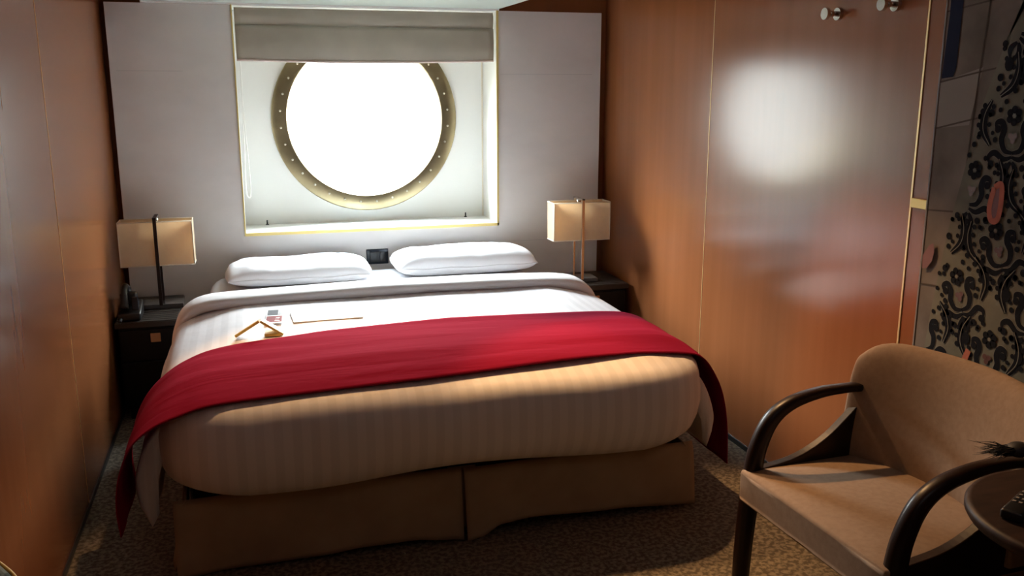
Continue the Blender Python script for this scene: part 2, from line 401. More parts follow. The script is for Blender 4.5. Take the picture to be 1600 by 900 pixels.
# ---- duvet: rings round a rounded core, open underneath
DX0, DX1, DY0, DY1 = -.06, 1.29, 2.99, 4.12          # flat core of the duvet
def crown(x, y):
    u = (x - .61) / .95
    return .628 + .010 * (1 - u * u) + .006 * noise.noise(Vector((x * 2.2, y * 2.2, 3.1)))
RINGS = [(0.0, .0), (.06, -.008), (.12, -.020), (.18, -.033), (.225, -.044), (.252, -.055), (.272, -.074), (.284, -.105), (.290, -.15), (.290, -.20), (.282, -.25), (.26, -.295), (.225, -.325), (.18, -.336)]
duv = empty('striped_duvet', (.61, 3.5, .6)); tag(duv, 'white duvet with satin stripes tucked over the foot of the bed', 'duvet')
def duvet_body():
    bm = bmesh.new(); ny, nx, na = 34, 60, 9
    path = []
    for i in range(ny): path.append((DX0, DY1 + (DY0 - DY1) * i / ny, -1, 0))
    for k in range(na + 1): a = PI + PI / 2 * k / na; path.append((DX0, DY0, math.cos(a), math.sin(a)))
    for i in range(1, nx): path.append((DX0 + (DX1 - DX0) * i / nx, DY0, 0, -1))
    for k in range(na + 1): a = -PI / 2 + PI / 2 * k / na; path.append((DX1, DY0, math.cos(a), math.sin(a)))
    for i in range(1, ny + 1): path.append((DX1, DY0 + (DY1 - DY0) * i / ny, 1, 0))
    rings = []
    for kk, (o, dz) in enumerate(RINGS):
        r = []
        for (x, y, nx_, ny_) in path:
            oo = o * (1 if kk == 0 else 1 + .05 * noise.noise(Vector((x * 2.5, y * 2.5, kk * .25))))
            zz = dz * (1 + .06 * math.sin(x * 5.5 + 1) * (kk / len(RINGS)) ** 3)
            if kk > 10: zz = zz * (1 - abs(nx_)) + max(zz, -.288) * abs(nx_); oo = oo * (1 - abs(nx_)) + max(oo, .268) * abs(nx_)
            px, py = x + nx_ * oo, y + ny_ * oo
            r.append(bm.verts.new((px, py, crown(x, y) + zz - .001 * kk)))
        rings.append(r)
    for A, B in zip(rings, rings[1:]):
        for i in range(len(path) - 1): bm.faces.new((A[i], A[i + 1], B[i + 1], B[i]))
    grid = []
    for j in range(ny + 1):
        grid.append([bm.verts.new((DX0 + (DX1 - DX0) * i / nx, DY0 + (DY1 - DY0) * j / ny, crown(DX0 + (DX1 - DX0) * i / nx, DY0 + (DY1 - DY0) * j / ny))) for i in range(nx + 1)])
    for j in range(ny):
        for i in range(nx): bm.faces.new((grid[j][i], grid[j][i + 1], grid[j + 1][i + 1], grid[j + 1][i]))
    bmesh.ops.remove_doubles(bm, verts=bm.verts[:], dist=1e-4)
    return bm
o = link('cover', lift(duvet_body(), duv), M['satin'], duv); s = o.modifiers.new('thick', 'SOLIDIFY'); s.thickness = .012; s.offset = -1

def top_drop(y):                      # how far the duvet's front rounding has dropped at depth y
    t = DY0 - y
    if t <= 0: return 0
    for (o1, z1), (o2, z2) in zip(RINGS, RINGS[1:]):
        if t <= o2: return -(z1 + (z2 - z1) * (t - o1) / (o2 - o1))
    return .16
def lerp(x, T):
    if x <= T[0][0]: return T[0][1]
    for (a, b), (c, d) in zip(T, T[1:]):
        if x <= c: return b + (d - b) * (x - a) / (c - a)
    return T[-1][1]
def draped(prof, y0f, y1f, ny, name, m, parent, lift_=0.0, thick=.008, wrinkle=0.0, endround=0.0, sub=8, hemwave=0.0):
    """a cloth that follows the bed's cross-section: prof = [(x, z, on_top)]"""
    P = catmull([(p[0], p[2], p[1]) for p in prof], sub)      # (x, on_top, z)
    bm = bmesh.new(); rows = []
    for j in range(ny + 1):
        row = []
        for i, p in enumerate(P):
            f = p.x; a, b = y0f(f), y1f(f); y = a + (b - a) * j / ny
            w = max(0, min(1, p.y))
            z = p.z - top_drop(y) * w + lift_
            x = p.x
            if wrinkle: z += wrinkle * w * noise.noise(Vector((x * 1.6, y * 9, 1.7)))
            if wrinkle: x += (1 - w) * .009 * noise.noise(Vector((0, y * 7, z * 3 + x)))
            row.append(bm.verts.new((x, y, z)))
        rows.append(row)
    for A, B in zip(rows, rows[1:]):
        for i in range(len(P) - 1): bm.faces.new((A[i], A[i + 1], B[i + 1], B[i]))
    o = link(name, lift(bm, parent) if parent else bm, m, parent)
    s = o.modifiers.new('thick', 'SOLIDIFY'); s.thickness = thick; s.offset = 1
    return o
# the overhanging sides of the duvet, flaring outward at the foot corners
for side in (0, 1):
    prof = [(-.08, .618, 1), (-.2, .599, 1), (-.28, .555, .6), (-.335, .50, .2), (-.385, .42, 0), (-.412, .33, 0), (-.405, .24, 0)] if side == 0 else \
           [(1.31, .618, 1), (1.42, .599, 1), (1.50, .555, .6), (1.56, .50, .2), (1.605, .42, 0), (1.628, .34, 0), (1.62, .275, 0)]
    inn = [(-.372, .165), (-.352, .20), (-.345, .33), (-.30, .45), (-.275, .53), (-.2, .590), (-.08, .602)] if side == 0 else [(1.60, .215), (1.585, .24), (1.575, .33), (1.51, .45), (1.485, .53), (1.41, .590), (1.30, .602)]
    P = catmull(prof, 5); bm = bmesh.new(); rows = []; cx_ = -.31 if side == 0 else 1.53
    for j in range(34):
        t = j / 33; y = 2.868 + .08 * t if j < 6 else 2.88 + (4.12 - 2.88) * (t - .15) / .85
        k = (1, 1, 1, 1, 1, 1)[0] if j > 5 else (.80, .90, .95, .98, .99, 1)[j]
        y = (2.872, 2.874, 2.880, 2.890, 2.905, 2.93)[j] if j < 6 else 2.93 + 1.19 * (j - 5) / 28
        row = []
        for q in list(P) + [Vector((a, b_, 0)) for a, b_ in inn]:
            w_ = max(0, min(1, q.z)); z = q.y - top_drop(y) * w_
            x = q.x + (1 - w_) * .010 * noise.noise(Vector((0, y * 6, z * 4 + side)))
            row.append(bm.verts.new((cx_ + (x - cx_) * k, y, .37 + (z - .37) * (k * .5 + .5))))
        rows.append(row)
    m_ = len(rows[0])
    for A, B in zip(rows, rows[1:]):
        for i in range(m_): bm.faces.new((A[i], A[(i + 1) % m_], B[(i + 1) % m_], B[i]))
    bm.faces.new(rows[0]); bm.faces.new(rows[-1][::-1])
    bmesh.ops.triangulate(bm, faces=[f for f in bm.faces if len(f.verts) > 4])
    link('side_overhang', lift(bm, duv), M['satin'], duv)
# turned-back edge across the bed
tb = [(-.345, .46, 0), (-.330, .53, .0), (-.295, .60, 0), (-.22, .640, 0), (-.05, .652, 0), (.3, .660, 0), (.62, .664, 0), (.95, .662, 0), (1.27, .654, 0), (1.43, .640, 0), (1.505, .605, 0), (1.545, .54, 0), (1.56, .47, 0)]
def fold_roll():
    P = catmull([(a, 0, c) for a, c, _ in tb], 8); bm = bmesh.new(); rows = []
    sec = [(3.935, -.028), (3.918, -.014), (3.915, .002), (3.922, .012), (3.945, .018), (3.99, .022), (4.04, .022), (4.09, .014), (4.125, .002), (4.135, -.02), (4.12, -.05)]
    for p in P:
        i = P.index(p); a = P[max(i - 1, 0)]; b = P[min(i + 1, len(P) - 1)]; t = (b - a).normalized(); nrm = Vector((-t.z, 0, t.x))
        wob = .012 * noise.noise(Vector((p.x * 2.3, 0, 5))) ; th = 1 + .25 * noise.noise(Vector((p.x * 3.1, 2, 0)))
        rows.append([bm.verts.new(p + nrm * dz * th + Vector((0, y + wob * (1 if q < 6 else .3), 0))) for q, (y, dz) in enumerate(sec)])
    for A, B in zip(rows, rows[1:]):
        for k in range(len(sec) - 1): bm.faces.new((A[k], A[k + 1], B[k + 1], B[k]))
        bm.faces.new((A[-1], A[0], B[0], B[-1]))
    bm.faces.new(rows[0]); bm.faces.new(rows[-1][::-1])
    return bm
link('turned_back_edge', lift(fold_roll(), duv), M['sheet'], duv)

# ---- runner
rn = draped([(-.438, .205, 0), (-.442, .30, 0), (-.428, .40, 0), (-.392, .49, .1), (-.332, .558, .5), (-.25, .606, .95), (-.12, .634, 1), (.2, .644, 1), (.61, .648, 1), (1.0, .645, 1), (1.35, .634, 1), (1.465, .621, .95), (1.555, .580, .5), (1.617, .49, .1), (1.655, .40, 0), (1.68, .28, 0), (1.692, .13, 0)],
       lambda x: lerp(x, [(-.47, 2.75), (-.2, 2.768), (.5, 2.790), (1.3, 2.855), (1.42, 2.85), (1.7, 2.89)]),
       lambda x: lerp(x, [(-.47, 3.17), (-.25, 3.225), (.22, 3.355), (.72, 3.395), (1.33, 3.38), (1.7, 3.34)]), 44, 'bed_runner', M['red_cloth'], None, .004, .004, .008)
tag(rn, 'crimson bed runner laid across the white duvet, hanging down both sides', 'bed runner')

# ---- pillows
def pillow(x0, x1, y0, y1, z, h, label, seed, tilt=0):
    bm = bmesh.new(); n1, n2 = 44, 26; top, bot = [], []
    cx, cy = (x0 + x1) / 2, (y0 + y1) / 2
    for j in range(n2 + 1):
        rt, rb = [], []
        for i in range(n1 + 1):
            u, v = 2 * i / n1 - 1, 2 * j / n2 - 1
            px = u * (1 - .05 * v * v); py = v * (1 - .06 * u * u)
            e = max(0, (1 - abs(u) ** 6)) ** .55 * max(0, (1 - abs(v) ** 4)) ** .5
            x = cx + px * (x1 - x0) / 2; y = cy + py * (y1 - y0) / 2
            nz = noise.noise(Vector((x * 5, y * 5, seed))) * .010 + noise.noise(Vector((x * 22, y * 8, seed))) * .007 * (.3 + abs(u)) + .006 * noise.noise(Vector((x * 9 + y * 14, y * 3, seed + 5)))
            seam = z + h * .42
            zt = seam + (h * .58 + nz) * e; zb = seam - h * .42 * e
            rt.append(bm.verts.new((x, y, zt))); rb.append(bm.verts.new((x, y, zb)) if 0 < i < n1 and 0 < j < n2 else rt[-1])
        top.append(rt); bot.append(rb)
    for j in range(n2):
        for i in range(n1):
            bm.faces.new((top[j][i], top[j][i + 1], top[j + 1][i + 1], top[j + 1][i]))
            try: bm.faces.new((bot[j][i], bot[j + 1][i], bot[j + 1][i + 1], bot[j][i + 1]))
            except ValueError: pass
    o = empty('pillow', (cx, cy, z)); tag(o, label, 'pillow', 'white pillows at the head of the bed')
    link('pillowcase', lift(bm, o), M['sheet'], o)
    bm = bmesh.new(); pts = []
    for k in range(61):
        u = 2 * k / 60 - 1; pts.append((cx + u * (x1 - x0) / 2 * .95, y0 + .05 * (x1 - x0) * .35 * u * u * 0 + (y1 - y0) / 2 * .06 * u * u * 1.0 + .001, z + h * .42 + .002 * math.sin(u * 9 + seed)))
    tube(bm, pts, .0035, 6); link('seam_piping', lift(bm, o), M['sheet'], o)
    return o
pillow(-.150, .575, 4.45, 4.86, .581, .112, 'white pillow on the left half of the bed, near the lamp beside the telephone', 1.3)
pillow(.690, 1.455, 4.47, 4.88, .581, .128, 'white pillow on the right half of the bed, right of the wall socket', 4.1)

# ---- papers on the bed
ZT = crown(.05, 3.45) + .004
tcard = empty('tent_card', (.005, 3.405, ZT), math.radians(-6)); tag(tcard, 'small folded white card with gold edges standing like a tent on the duvet', 'card')
def slab(bm, p, q, y0, y1, t):
    p, q = Vector((p[0], 0, p[1])), Vector((q[0], 0, q[1])); d = (q - p).normalized(); nn = Vector((-d.z, 0, d.x)) * t
    vs = [bm.verts.new((a.x, y, a.z)) for y in (y0, y1) for a in (p, q, q + nn, p + nn)]
    for f in ((0, 1, 2, 3), (7, 6, 5, 4), (0, 4, 5, 1), (1, 5, 6, 2), (2, 6, 7, 3), (3, 7, 4, 0)): bm.faces.new([vs[i] for i in f])
bm = bmesh.new(); slab(bm, (-.085, 0), (0, .052), -.02, .045, .0015); slab(bm, (0, .052), (.078, 0), -.02, .045, .0015); link('card', bm, M['paper'], tcard, False)
bm = bmesh.new(); slab(bm, (-.088, 0), (0, .054), -.032, -.019, .009); slab(bm, (0, .054), (.080, 0), -.032, -.019, .009); link('gold_border', bm, M['cardgold'], tcard, False)
bm = bmesh.new(); slab(bm, (.015, .0), (.072, .0), -.034, .02, .010); link('card_foot', bm, M['cardgold'], tcard, False)
lf = empty('leaflet', (.062, 3.66, crown(.06, 3.64) + .008), math.radians(-4)); tag(lf, 'small leaflet with grey picture and red block behind the tent card', 'leaflet')
link('sheet', box((-.032, -.12, 0), (.032, .11, .0015)), M['paper'], lf, False)
link('grey_picture', box((-.030, .01, .0015), (.012, .10, .0019)), M['greyprint'], lf, False)
link('black_block', box((.013, .01, .0015), (.030, .10, .0019)), M['black'], lf, False)
bm = box((-.030, -.10, .0015), (.030, -.004, .0019)); link('red_block', bm, M['red'], lf, False)
bm = bmesh.new(); 
for k, (a, b_) in enumerate([(.002, .022), (.004, .018), (.006, .022)]): bx(bm, (a, -.085 + k * .024, .0019), (b_, -.078 + k * .024, .0022))
link('white_lettering', bm, M['paper'], lf, False)
en = empty('envelope', (.264, 3.63, crown(.264, 3.63) + .001), math.radians(2)); tag(en, 'long white envelope lying flat on the duvet right of the leaflet', 'envelope')
link('envelope_body', box((-.138, -.09, 0), (.138, .09, .004), .0015), M['paper'], en, False)
bm = bmesh.new(); slab(bm, (-.12, .0), (.12, .0), -.0005, .0005, .0004)
for v in bm.verts: v.co += Vector((0, .02, .0041))
link('flap_line', bm, M['greyprint'], en, False)

# ------------------------------------------------------------------ nightstands
def nightstand(x0, x1, y0, y1, hx, label):
    z = .485; o = empty('nightstand', ((x0 + x1) / 2, (y0 + y1) / 2, 0)); tag(o, label, 'nightstand', 'black nightstands beside the bed')
    link('body', lift(box((x0 + .012, y0 + .015, .06), (x1 - .012, y1, z - .028), .002), o), M['dark'], o, False)
    link('plinth', lift(box((x0 + .03, y0 + .05, 0), (x1 - .03, y1 - .02, .06)), o), M['black'], o, False)
    bm = bmesh.new(); bx(bm, (x0, y0, z - .028), (x1, y1, z - .004), .002)
    k = 0; y = y0 + .004
    while y < y1 - .03:
        bx(bm, (x0 + .004, y, z - .005), (x1 - .004, y + .030, z), .0015); y += .036
    link('top', lift(bm, o), M['darktop'], o, False)
    for dz0, dz1 in ((.30, .445), (.08, .29)):
        d = link('drawer', lift(box((x0 + .02, y0, dz0), (x1 - .02, y0 + .02, dz1), .002), o), M['dark'], o, False)
        hz = .409 if dz0 == .30 else .20
        bm = bmesh.new(); bx(bm, (hx - .022, y0 - .016, hz - .021), (hx + .022, y0 - .010, hz + .021), .002); bx(bm, (hx - .014, y0 - .012, hz - .012), (hx + .014, y0, hz + .012), .001)
        if dz0 == .30: link('pull', lift(bm, o), M['copper'], d, False)
        else: bm.free()
    return o
nightstand(-.640, -.365, 4.365, 4.905, -.465, 'black nightstand left of the bed, carrying the telephone')
nightstand(1.640, 1.975, 4.515, 4.905, 1.776, 'black nightstand in the corner right of the bed')

# ------------------------------------------------------------------ bedside lamps
def lamp(x, y, z0, z1, w_, label, metal, base=.485):
    o = empty('bedside_lamp', (x, y, base)); tag(o, label, 'lamp', 'box-shaded bedside lamps')
    h0, h1 = z0 - base, z1 - base; d = .115
    link('base', box((-.10, -.055, 0), (.10, .075, .022), .003), M['smoke'], o, False)
    bm = bmesh.new(); t = .003
    bx(bm, (-w_ / 2, -d / 2, h0), (w_ / 2, -d / 2 + t, h1)); bx(bm, (-w_ / 2, d / 2 - t, h0), (w_ / 2, d / 2, h1))
    bx(bm, (-w_ / 2, -d / 2 + t, h0), (-w_ / 2 + t, d / 2 - t, h1)); bx(bm, (w_ / 2 - t, -d / 2 + t, h0), (w_ / 2, d / 2 - t, h1))
    sh = link('lamp_shade', bm, M['shade'], o, False)
    bm = bmesh.new()
    for z in (h0, h1):
        q = [(-w_ / 2, -d / 2, z), (w_ / 2, -d / 2, z), (w_ / 2, d / 2, z), (-w_ / 2, d / 2, z)]
        for a, b_ in zip(q, q[1:] + q[:1]): cyl(bm, a, b_, .0028, None, 8)
    for sx_ in (-1, 1):
        for sy in (-1, 1): cyl(bm, (sx_ * w_ / 2, sy * d / 2, h0), (sx_ * w_ / 2, sy * d / 2, h1), .0022, None, 8)
    link('shade_hem', bm, M['piping'], sh)
    bm = bmesh.new(); bx(bm, (-.008, -d / 2 - .016, .02), (.008, -d / 2 - .008, h1 + .022), .001); link('front_post', bm, metal, o, False)
    bm = bmesh.new(); bx(bm, (-.006, d / 2 + .006, .02), (.006, d / 2 + .014, h1 + .022), .001); link('rear_post', bm, metal, o, False)
    bm = bmesh.new(); bx(bm, (-.009, -d / 2 - .016, h1 + .014), (.009, d / 2 + .014, h1 + .022), .001); link('top_bridge', bm, metal, o, False)
    bm = bmesh.new(); cyl(bm, (0, 0, h1 - .02), (0, 0, h1 + .014), .010, .013, 16); link('socket_cap', bm, M['chrome'], o)
    bm = bmesh.new(); bmesh.ops.create_uvsphere(bm, u_segments=16, v_segments=12, radius=.028)
    for v in bm.verts: v.co.z = v.co.z * 1.3 + h1 - .065
    link('bulb', bm, mat('frosted_bulb', (.8, .8, .78), .3), o)
    return o
lamp(-.452, 4.66, .700, .912, .335, 'bedside lamp with cream box shade on the left nightstand', M['chairwood'])
lamp(1.728, 4.66, .722, .928, .322, 'bedside lamp with cream box shade on the right nightstand', M['chrome'])

# ------------------------------------------------------------------ telephone
ph = empty('telephone', (-.575, 4.44, .485)); tag(ph, 'black corded desk telephone on the left nightstand beside the wood wall', 'telephone')
bm = box((-.05, -.055, 0), (.05, .10, .035), .008)
for v in bm.verts:
    if v.co.z > .02: v.co.z += (v.co.y + .055) * .25
link('base', bm, M['black'], ph)
bm = bmesh.new(); bx(bm, (-.045, .03, .05), (.03, .075, .115), .008, rot=None); link('cradle', bm, M['black'], ph)
bm = bmesh.new(); tube(bm, catmull([(-.02, -.03, .055), (-.02, .0, .115), (-.02, .05, .145), (-.02, .10, .120)], 6), lambda t: .014 + .008 * abs(2 * t - 1) ** 2, 12); link('handset', bm, M['black'], ph)
bm = bmesh.new(); bx(bm, (.012, -.02, .045), (.040, .0, .105), .002); link('keypad', bm, M['navy'], ph, False)
bm = bmesh.new(); tube(bm, [(-.035 + .006 * math.cos(k * .9), -.052 - k * .0009, .012 + .006 * math.sin(k * .9)) for k in range(60)], .0018, 5)
link('coiled_cord', bm, M['black'], ph)

# ------------------------------------------------------------------ wall socket plate
so = empty('wall_socket', (.648, YP, .632)); tag(so, 'small black socket plate on the pale panel between the pillows', 'wall socket')
link('plate', box((-.060, -.008, -.042), (.060, 0, .042), .003), M['navy'], so)
link('module', box((-.042, -.011, -.028), (.010, -.007, .028), .002), M['black'], so)
link('module', box((.013, -.011, -.028), (.042, -.007, .028), .002), M['black'], so)

# ------------------------------------------------------------------ wall hooks
def hook(y, z, label):
    o = empty('wall_hook', (XR, y, z)); tag(o, label, 'hook', 'knob hooks on the wood wall')
    bm = bmesh.new(); cyl(bm, (0, 0, 0), (-.012, 0, 0), .022, .021, 32); link('rose', bm, M['chrome'], o, False)
    bm = bmesh.new(); cyl(bm, (-.01, 0, 0), (-.052, 0, 0), .010, .009, 24); link('stem', bm, M['chrome'], o)
    bm = bmesh.new(); cyl(bm, (-.050, 0, 0), (-.062, 0, 0), .021, .020, 32); link('knob', bm, M['chrome'], o, False)
hook(2.83, 1.792, 'satin metal knob hook on the right wood wall, the one further from the mural')
hook(2.535, 1.800, 'satin metal knob hook high on the right wall, next to the mural')

# brass clip between the inlay and the mural
br = bevel_mod(link('brass_latch', box((XR - .008, 2.305, 1.176), (XR, 2.381, 1.206)), M['gold'], smooth=False), .002)
tag(br, 'small flat brass latch plate on the wood wall beside the mural', 'latch plate')

# ------------------------------------------------------------------ mural panel
mu = empty('mural_panel', (XR, 2.3, 0)); tag(mu, 'tall mural panel printed with a black damask dress before pale flagstones', 'mural')
YM1, YM0 = 2.295, 1.15; XF = -.018                       # local frame: x into the room, y along the wall, z up
def wl(y, z, k): return (XF - .0006 * k, y - 2.3, z)
link('board', box((XF, YM0 - 2.3, .03), (-.003, YM1 - 2.3, 2.12), .002), [M['stone']], mu, False)
def poly(bm, pts, k, mi=0):
    f = bm.faces.new([bm.verts.new(wl(y, z, k)) for y, z in pts]); f.material_index = mi; return f
def ribbon(bm, pts, wfun, k, mi=0):
    P = catmull([(0, y, z) for y, z in pts], 7); A, B = [], []
    for i, p in enumerate(P):
        t = (P[min(i + 1, len(P) - 1)] - P[max(i - 1, 0)]).normalized(); n_ = Vector((0, -t.z, t.y)); w_ = wfun(i / (len(P) - 1))
        a, b_ = p + n_ * w_, p - n_ * w_
        A.append(bm.verts.new(wl(a.y, a.z, k))); B.append(bm.verts.new(wl(b_.y, b_.z, k)))
    for i in range(len(P) - 1):
        f = bm.faces.new((A[i], A[i + 1], B[i + 1], B[i])); f.material_index = mi
def disc(bm, y, z, r, k, mi=0, sy=1.0, n=14):
    poly(bm, [(y + r * sy * math.cos(2 * PI * i / n), z + r * math.sin(2 * PI * i / n)) for i in range(n)], k, mi)
bm = bmesh.new()                                        # flagstone joints, pale stones
poly(bm, [(2.29, 1.56), (2.13, 1.60), (2.16, 1.44), (2.288, 1.425)], 1, 1)
for a, b_ in [((2.29, 1.425), (1.9, 1.50)), ((2.29, 1.56), (1.9, 1.62)), ((2.29, 1.76), (1.3, 1.86)), ((2.12, 1.95), (2.16, 1.1)), ((2.29, 1.18), (1.9, 1.20)), ((2.29, .95), (1.9, .98)), ((1.92, 2.1), (1.95, 1.78))]:
    ribbon(bm, [a, ((a[0] + b_[0]) / 2 + .004, (a[1] + b_[1]) / 2 + .004), b_], lambda t: .0025, 2, 0)
link('stone_print', bm, [M['stonejoint'], M['stonepale']], mu, False)
bm = bmesh.new(); poly(bm, [(2.285, 2.12), (2.225, 2.12), (2.232, 1.60), (2.240, 1.575), (2.286, 1.57), (2.278, 1.75)], 3)
link('navy_strip_print', bm, M['printnavy'], mu, False)
dress = [(1.98, 1.80), (2.06, 1.66), (2.115, 1.50), (2.155, 1.32), (2.19, 1.16), (2.215, 1.0), (2.235, .85), (2.255, .60), (2.27, .06), (1.16, .06), (1.16, 2.1), (1.88, 2.1)]
bm = bmesh.new(); poly(bm, dress, 4); bmesh.ops.triangulate(bm, faces=bm.faces[:])
link('dress_print', bm, M['dresscloth'], mu, False)
# damask motif: mirrored scrolls, leaf buds and berries, repeated over the dress
def inside(y, z):
    c = False; n_ = len(dress)
    for i in range(n_):
        (a, b_), (p, q) = dress[i], dress[i - 1]
        if (b_ > z) != (q > z) and y < (p - a) * (z - b_) / (q - b_) + a: c = not c
    return c
def motif(bm, cy, cz, s, rot, fl):
    rc, rs = math.cos(rot), math.sin(rot)
    def T(y, z): return (cy + s * (y * rc - z * rs), cz + s * (y * rs + z * rc))
    for mx in (1, -1):
        for pts, w_ in (([(0, -.62), (.42, -.50), (.62, -.05), (.52, .38), (.66, .72), (.95, .70), (.98, .45)], .15),
                        ([(0, -.80), (.45, -.88), (.95, -.62), (1.28, -.80), (1.22, -1.10)], .13),
                        ([(.05, -1.0), (.25, -1.35), (.12, -1.7)], .13),
                        ([(1.25, -.30), (1.68, .35), (1.66, 1.05), (1.30, 1.70)], .20)):
            P2 = [T(a * mx, b_) for a, b_ in pts]
            if not all(inside(*p) for p in P2): continue
            wf = lambda t, w_=w_: w_ * (.35 + .75 * math.sin(PI * min(1, t * .95 + .05))) * s
            ribbon(bm, P2, lambda t: wf(t) + .0022, 5, 1); ribbon(bm, P2, wf, 6, 0)
            if w_ == .20: ribbon(bm, P2[:], lambda t: .0012, 9, 1)
        for (a, b_, r) in ((.86, .42, .17), (1.12, -1.12, .17), (.98, -.05, .13), (1.15, .25, .10), (1.38, .62, .11), (1.36, 1.05, .11), (1.2, 1.4, .12), (1.9, .2, .13), (2.0, .6, .12), (1.95, 1.0, .11), (1.7, 1.45, .13), (.62, -1.25, .15), (.85, -1.5, .11), (.5, 1.6, .12), (.8, 1.25, .11)):
            p = T(a * mx, b_)
            if inside(*p): disc(bm, p[0], p[1], r * s, 7, 0)
    for k in range(6):
        a = PI / 2 + k * PI / 3
        p = T(.27 * math.cos(a), .98 + .27 * math.sin(a))
        if inside(*p): disc(bm, p[0], p[1], .17 * s, 8, 0)
    p = T(0, .98)
    if inside(*p): disc(bm, p[0], p[1], .09 * s, 9, 1)
    for k in range(3):
        a = -PI / 2 + k * 2 * PI / 3; p = T(.14 * math.cos(a), .05 + .14 * math.sin(a))
        if inside(*p): disc(bm, p[0], p[1], .13 * s, 8, 3)
    p = T(0, -1.95)
    if inside(*p): disc(bm, p[0], p[1], .30 * s, 8, 0, .8)
bm = bmesh.new()
zc, ri = 2.03, 0
while zc > .25:
    y = 2.225 - (.125 if ri % 2 else 0) + .02
    while y > 1.25:
        motif(bm, y, zc, .062, .35 * math.sin(y * 9 + zc * 5), 1); y -= .25
    zc -= .155; ri += 1
link('damask_print', bm, [M['damask'], M['damaskline'], M['printpink'], mat('printed_rust', (.12, .045, .035), .5)], mu, False)
bm = bmesh.new()                                        # folded pink ribbon loop, a pink sash, a mauve shape
loop = [(2.035, 1.275), (2.012, 1.285), (2.006, 1.24), (2.012, 1.19), (2.035, 1.185), (2.045, 1.22), (2.035, 1.275)]
ribbon(bm, loop, lambda t: .0085, 12, 0)
poly(bm, [(2.02 + .018 * math.cos(a * PI / 8), 1.232 + .05 * math.sin(a * PI / 8)) for a in range(16)], 11, 1)
link('pink_loop_print', bm, [M['printpink'], M['printmauve']], mu, False)
bm = bmesh.new(); ribbon(bm, [(2.062, .80), (2.085, .73), (2.10, .64)], lambda t: .010, 11, 0); link('pink_sash_print', bm, M['printpink'], mu, False)
bm = bmesh.new()
poly(bm, [(2.285, 1.04), (2.262, 1.075), (2.245, 1.085), (2.238, 1.06), (2.243, 1.03), (2.262, 1.005), (2.282, 1.0)], 11, 0); link('mauve_print', bm, M['printmauve'], mu, False)

link('edge_bead', box((XF - .002, YM1 - 2.304, .03), (-.003, YM1 - 2.298, 2.12)), M['stonepale'], mu, False)

# ------------------------------------------------------------------ armchair (local: faces -x, width along y)
ch = empty('armchair', (1.62, 1.905, 0), math.radians(2.9)); tag(ch, 'armchair with curved dark wooden arms and tan upholstered seat and back', 'armchair')
HW = .292
def rbox_curve(path, widths, ty, name, parent, y0):
    """bar in an x-z plane: path of centre points, in-plane half widths, thickness ty across y"""
    P = catmull([(a, 0, b_) for a, b_ in path], 7); W = catmull([(q, 0, 0) for q in widths], 7)
    bm = bmesh.new(); rings = []
    for i, p in enumerate(P):
        t = (P[min(i + 1, len(P) - 1)] - P[max(i - 1, 0)]).normalized(); n_ = Vector((-t.z, 0, t.x)); hw = W[i].x
        ring = []
        for k in range(12):
            a = 2 * PI * (k + .5) / 12; c, s_ = math.cos(a), math.sin(a)
            sc = (abs(c) ** 4 + abs(s_) ** 4) ** -.25
            ring.append(bm.verts.new(p + n_ * hw * c * sc + Vector((0, y0 + ty * s_ * sc, 0))))
        rings.append(ring)
    for A, B in zip(rings, rings[1:]):
        for k in range(12): bm.faces.new((A[k], A[(k + 1) % 12], B[(k + 1) % 12], B[k]))
    bm.faces.new(rings[0][::-1]); bm.faces.new(rings[-1])
    return link(name, bm, M['chairwood'], parent)
for s_ in (-1, 1):
    y = s_ * HW
    # arm and front leg in one sweep
    rbox_curve([(-.262, 0), (-.258, .18), (-.248, .35), (-.240, .44), (-.226, .52), (-.188, .598), (-.125, .642), (-.03, .664), (.06, .668), (.150, .665)],
               [.020, .024, .027, .026, .024, .021, .017, .014, .012, .012], .020, 'arm_and_front_leg', ch, y)
    # rear leg
    rbox_curve([(.275, 0), (.245, .2), (.222, .40), (.225, .60), (.245, .74)], [.018, .022, .026, .022, .015], .018, 'rear_leg', ch, y)
    # curved side panel sweeping from the back post down to the seat
    crv = catmull([(-.235, 0, .452), (-.10, 0, .474), (.0, 0, .520), (.08, 0, .585), (.125, 0, .630), (.155, 0, .660)], 6)
    bm = bmesh.new(); rows = []
    for p in crv:
        rows.append([bm.verts.new((p.x, y + dy, z)) for dy, z in ((-.014, .375), (.014, .375), (.014, p.z), (-.014, p.z))])
    rows.append([bm.verts.new((.205, y + dy, z)) for dy, z in ((-.014, .375), (.014, .375), (.014, .665), (-.014, .665))])
    for A, B in zip(rows, rows[1:]):
        for k in range(4): bm.faces.new((A[k], A[(k + 1) % 4], B[(k + 1) % 4], B[k]))
    bm.faces.new(rows[0]); bm.faces.new(rows[-1][::-1])
    bevel_mod(link('side_panel', bm, M['chairwood'], ch, False), .003)
# seat cushion: slight crown, crisp welted front edge
def pad(x0, x1, y0, y1, z0, z1, crown_, name, m, bev=.022, tr=None):
    bm = box((x0, y0, z0), (x1, y1, z1)); bmesh.ops.subdivide_edges(bm, edges=bm.edges[:], cuts=9, use_grid_fill=True)
    for v in bm.verts:
        u = (v.co.x - (x0 + x1) / 2) / (x1 - x0) * 2; w_ = (v.co.y - (y0 + y1) / 2) / (y1 - y0) * 2
        if v.co.z > (z0 + z1) / 2: v.co.z += crown_ * max(0, 1 - u * u) ** .6 * max(0, 1 - w_ * w_) ** .6 * (v.co.z - z0) / (z1 - z0)
    return bm
bm = pad(-.276, .215, -HW - .012, HW + .012, .355, .452, .016, 'seat', M['fabric'])
se = bevel_mod(link('seat', bm, M['fabric'], ch), .014, 3)
